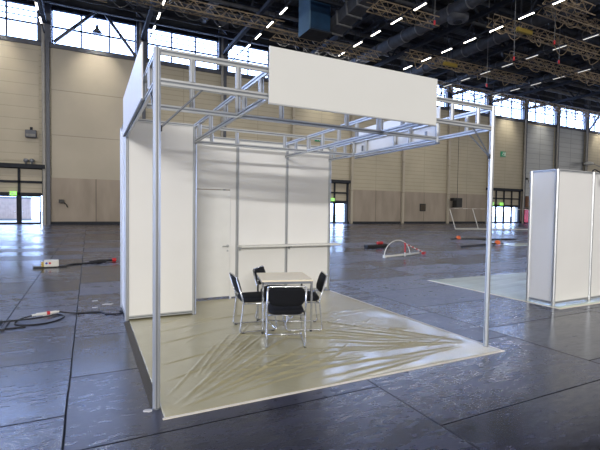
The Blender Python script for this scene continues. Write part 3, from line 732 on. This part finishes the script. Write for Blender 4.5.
def cushion(w_, d_, th, r=.05, bulge=.015, nx=14):
    """rounded upholstered pad centred on the origin, thickness along z"""
    b = MB(); n_ = 28; rings = []
    def se(t, sx, sy): c, s = math.cos(t), math.sin(t); e = .45; return (sx*abs(c)**e*(1 if c >= 0 else -1), sy*abs(s)**e*(1 if s >= 0 else -1))
    for (sc_, z) in ((0.0001, -th/2-.0), (.6, -th/2), (.93, -th/2+.002), (1, -th*.2), (1, th*.2), (.95, th/2), (.75, th/2+bulge*.6), (.4, th/2+bulge), (.0001, th/2+bulge)):
        rings.append([(*se(2*PI*k/n_, w_/2*sc_, d_/2*sc_), z) for k in range(n_)])
    for r_ in rings: b.v += r_
    for j in range(len(rings)-1):
        for k in range(n_): b.f.append((j*n_+k, j*n_+(k+1) % n_, (j+1)*n_+(k+1) % n_, (j+1)*n_+k))
    return b
def xf(b, mt): b.v = [tuple(mt @ Vector(v)) for v in b.v]; return b
def make_chair():
    t = thing('stacking_chair', 'x', 'chair', (0, 0, 0), 0, 'black padded chairs around the table')
    HW, R_ = .235, .0105
    for s in (-1, 1):
        pts = [(s*HW, -.27, .0115), (s*HW, .25, .0115)]
        MB().tube(rnd([(s*(HW-.005), -.325, .76), (s*HW, -.225, .41), (s*HW, -.27, .03), (s*HW, -.25, .0115), (s*HW, .22, .0115), (s*HW, .25, .04), (s*HW, .19, .395), (s*HW, .15, .40), (s*HW, -.22, .395)], .03), R_).build('side_frame', M['chrome'], t, smooth=True)
        for y_ in (-.25, .17): MB().box((s*HW-.014, y_, .0), (s*HW+.014, y_+.04, .0125)).build('glide', M['black'], t)
    MB().tube([(-HW, .235, .0265), (HW, .235, .0265)], R_*.9).build('front_crossbar', M['chrome'], t, smooth=True)
    for y_ in (-.20, .16): MB().tube([(-HW, y_, .395), (HW, y_, .395)], R_*.9).build('seat_crossbar', M['chrome'], t, smooth=True)
    MB().tube(rnd([(-HW+.005, -.323, .755), (-HW+.03, -.327, .77), (HW-.03, -.327, .77), (HW-.005, -.323, .755)], .03), R_).build('back_top_bar', M['chrome'], t, smooth=True)
    xf(cushion(.445, .46, .065), Matrix.Translation((0, -.01, .438))).build('seat', M['black_fabric'], t, smooth=True)
    mt = Matrix.Translation((0, -.286, .645)) @ Matrix.Rotation(math.radians(90+17), 4, 'X') @ Matrix.Rotation(PI, 4, 'Y')
    b = xf(cushion(.43, .26, .035, bulge=.02), mt); b.v = [(x, y-.18*(.05-x*x)*.8+.003, z) for x, y, z in b.v]
    b.build('backrest', M['black_fabric'], t, smooth=True)
    return t
ch = make_chair()
spots = [((1.73, 1.17), -21, 'black padded chrome chair in front of the table, its back to the viewer'),
         ((1.62, 1.95), -96, 'black padded chrome chair at the left side of the table'),
         ((2.25, 1.74), 70, 'black padded chrome chair at the right side of the table'),
         ((2.13, 2.33), -131, 'black padded chrome chair behind the table, only its backrest showing above')]
for i, (p, a, lab) in enumerate(spots):
    o = ch if i == 0 else copy_tree(ch)
    o.location = (*p, .012); o.rotation_euler = (0, 0, math.radians(a)); o['label'] = lab

# ================================================================ THINGS ON THE FLOOR
def cable(name, pts, r, label, m_='rubber'):
    return tag(MB().tube(spline(pts, 8), r, 8).build(name, M[m_], smooth=True), label, 'cable')
Rz = .011
# near left: connector and loops of black cable
t = thing('power_connector', 'cream and red industrial power connector on black cable coil at the left', 'connector', (-1.11, 3.86, 0), math.radians(16)); t.scale = (.6, .6, .6)
MB().cyl((-.2, 0, .075), (.03, 0, .075), .042, 16).cyl((-.2, 0, .075), (-.3, 0, .07), .028, 14).build('plug_body', M['pale'], t)
MB().cyl((.03, 0, .075), (.10, 0, .075), .052, 16).build('red_collar', M['red'], t)
MB().cyl((.10, 0, .075), (.25, 0, .078), .040, 16).cyl((.25, 0, .078), (.32, 0, .078), .026, 14).build('socket_body', M['pale'], t)
MB().box((-.05, -.035, 0), (.14, .035, .034)).build('support_tab', M['pale'], t)
cable('power_cable', [(-.94, 3.91, .045), (-.7, 3.86, Rz), (-.35, 3.8, Rz), (-.25, 3.62, Rz), (-.1, 3.56, Rz), (.0, 3.66, Rz), (-.055, 3.78, Rz)], Rz, 'black cable from the red collared connector to the cabin corner')
cable('power_cable', [(-1.28, 3.81, .04), (-1.42, 3.72, .02), (-1.45, 3.45, Rz), (-1.2, 3.34, Rz), (-.98, 3.42, Rz), (-.85, 3.66, Rz), (-.93, 3.86, Rz), (-1.1, 3.7, .034), (-1.3, 3.62, .034), (-1.7, 3.6, .034), (-2.3, 3.75, Rz), (-2.6, 3.9, Rz)], Rz, 'black coiled cable looping below the red collared connector')
cable('power_cable', [(-1.3, 3.25, Rz), (-1.6, 3.26, Rz), (-2.1, 3.3, Rz), (-2.6, 3.36, Rz)], Rz, 'second black cable leaving the picture at the left edge')
tag(MB().box((-1.68, 3.2, .001), (-1.64, 3.75, .03)).box((-1.58, 3.18, .001), (-1.54, 3.72, .03)).build('cable_clip', M['black']), 'black cable clip across the two cables at the left', 'clip')
# farther left: distribution box
t = thing('distribution_box', 'small white socket box with blue and red outlets on the floor at the left', 'socket box', (-1.47, 9.9, 0), math.radians(4)); t.scale = (.8, .8, .8)
MB().box((-.18, -.14, .03), (.27, .14, .26)).build('box_body', M['pale'], t, bevel=.03)
MB().cyl((-.10, -.14, .16), (-.10, -.16, .16), .035, 14).build('blue_outlet', mat('blue_plastic', (.03, .08, .5), .4), t)
MB().cyl((.0, -.14, .16), (.0, -.16, .16), .035, 14).build('red_outlet', M['red'], t)
MB().box((-.26, -.1, .04), (-.18, .1, .2)).build('yellow_outlet', M['yellow'], t)
MB().box((-.5, -.07, 0), (-.2, .07, .05)).box((.2, -.08, 0), (.5, .07, .05)).box((-.2, -.1, 0), (.2, .1, .03)).build('rubber_feet', M['black'], t)
cable('power_cable', [(-1.1, 9.95, .03), (-.9, 10.3, .02), (-.5, 10.35, .02), (-.1, 10.45, .02), (-.02, 10.5, .06)], .022, 'black cable from the white socket box towards the cabin')
t = thing('power_connector', 'black and red connector on the floor just left of the cabin', 'connector', (-.1, 10.55, 0), math.radians(12))
MB().cyl((-.2, 0, .055), (.25, 0, .055), .04, 12).cyl((-.4, 0, .045), (-.2, 0, .055), .025, 10).build('plug_body', M['black'], t)
MB().cyl((.25, 0, .06), (.36, 0, .06), .058, 14).build('red_collar', M['red'], t)
# scraps
def scrap(x, y, sx, sy, label, seed, m_='paper'):
    rs_ = random.Random(seed); b = MB(); n_ = 9
    poly = [(sx*math.cos(2*PI*k/n_)*rs_.uniform(.5, 1), sy*math.sin(2*PI*k/n_)*rs_.uniform(.5, 1)) for k in range(n_)]
    b.prism(poly, (0, 0, .0), (0, 0, .006), (1, 0, 0)); b.v = [(a, c, d_+(0 if d_ < .003 else rs_.uniform(0, .006))) for a, c, d_ in b.v]
    o = b.build('paper_scrap', M[m_]); o.location = (x, y, 0); return tag(o, label, 'scrap')
scrap(-.2, 4.38, .12, .05, 'white scrap lying left of the cabin wall, largest of the three', 1)
scrap(-.42, 4.2, .05, .02, 'small white scrap between two others left of the cabin', 2)
scrap(-.40, 4.75, .06, .02, 'thin white scrap farthest back left of the cabin', 3)
scrap(-.07, -.02, .045, .03, 'crumpled white film scrap at the foot of the left front post', 4)
scrap(2.95, .62, .02, .012, 'tiny dark speck on the booth carpet', 5, 'black')
# hoop and striped pole behind the booth
t = thing('barrier_hoop', 'pale pole on the floor with a hoop and red striped tape behind the booth', 'barrier', (9.1, 8.6, 0), math.radians(12))
MB().tube([(-.05, 0, .045), (.8, .0, .05), (2.0, .0, .07)], .038, 10).build('pole', M['pale'], t, smooth=True)
MB().tube([(.75-.75*math.cos(a), .05, .03+.58*math.sin(a)) for a in np.linspace(0, PI, 22)], .017, 8).build('hoop', M['pale'], t, smooth=True)
b1, b2 = MB(), MB(); A_, B_ = Vector((1.0, -.05, .5)), Vector((2.2, -.05, .1))
for k in range(10): (b1 if k % 2 == 0 else b2).bar(A_.lerp(B_, k/10), A_.lerp(B_, (k+1)/10), .04, .02, (0, 0, 1))
b1.box((1.0, -.1, .15), (1.05, -.07, .5)); b2.box((1.0, -.1, .0), (1.05, -.07, .15)).box((-.07, -.06, 0), (.0, .06, .09))
b1.cyl((2.1, -.1, .06), (2.25, -.1, .06), .055, 10)
b1.build('red_tape', M['red'], t); b2.build('white_tape', M['pale'], t)
t = thing('power_adapter', 'flat black adapter with a red plug on the floor behind the booth', 'adapter', (11.4, 12.2, 0), math.radians(6))
MB().box((-.65, -.15, 0), (.7, .15, .14)).build('adapter_body', M['black'], t, bevel=.03)
MB().cyl((.05, 0, .2), (.35, 0, .2), .07, 12).build('red_plug', M['red'], t)
for x, y, lab in ((19.7, 15.1, 'left of the two small orange connectors on the far floor'), (18.6, 11.45, 'right of the two small orange connectors, beside the booth post')):
    t = thing('power_connector', lab, 'connector', (x, y, 0))
    MB().lathe([(.13, .02), (.15, .07), (.12, .2), (.07, .24)], (0, 0, 0), 14).build('orange_cap', M['orange'], t, smooth=True)
    MB().cyl((-.7, -.1, .05), (-.15, 0, .06), .045, 8).build('plug_body', M['black'], t); MB().cyl((.15, 0, .05), (.55, .1, .045), .035, 8).build('cable_end', M['black'], t)
cable('power_cable', [(19.9, 15.1, .04), (21.5, 14.6, .03), (23.5, 14.0, .03)], .035, 'black cable trailing right from the left orange connector')
cable('power_cable', [(15.5, 11.0, .03), (16.8, 11.3, .03), (17.7, 11.35, .05)], .04, 'black cable trailing left from the right orange connector')
# taped-off frame near the far wall
t = thing('tape_barrier', 'low frame of white poles and striped tape near the right entrance', 'barrier', (0, 0, 0))
for p0, p1 in (((31.1, 26.1, .04), (30.7, 26.5, 1.95)), ((33.3, 25.3, .04), (32.9, 25.7, 1.95))):
    MB().cyl(p0, p1, .035, 6).build('leaning_pole', M['pale'], t)
MB().cyl((31.1, 26.1, .05), (40.5, 22.6, .05), .05, 6).build('ground_pole', M['pale'], t)
A_, B_ = Vector((30.7, 26.5, 2.0)), Vector((40.5, 22.6, 2.0))
for k in range(2):
    b1 = MB()
    for q in range(k, 24, 2): b1.bar(A_.lerp(B_, q/24), A_.lerp(B_, (q+1)/24), .04, .09, (0, 0, 1))
    tag(b1.build('barrier_tape', M['pale'] if k else mat('pale_red_tape', (.48, .40, .38), .6), t), 'white stripes of the tape' if k else 'pale red stripes of the tape', kind='stuff')
MB().cyl((40.5, 22.6, 0), (40.5, 22.6, 2.05), .04, 8).build('end_post', M['pale'], t)
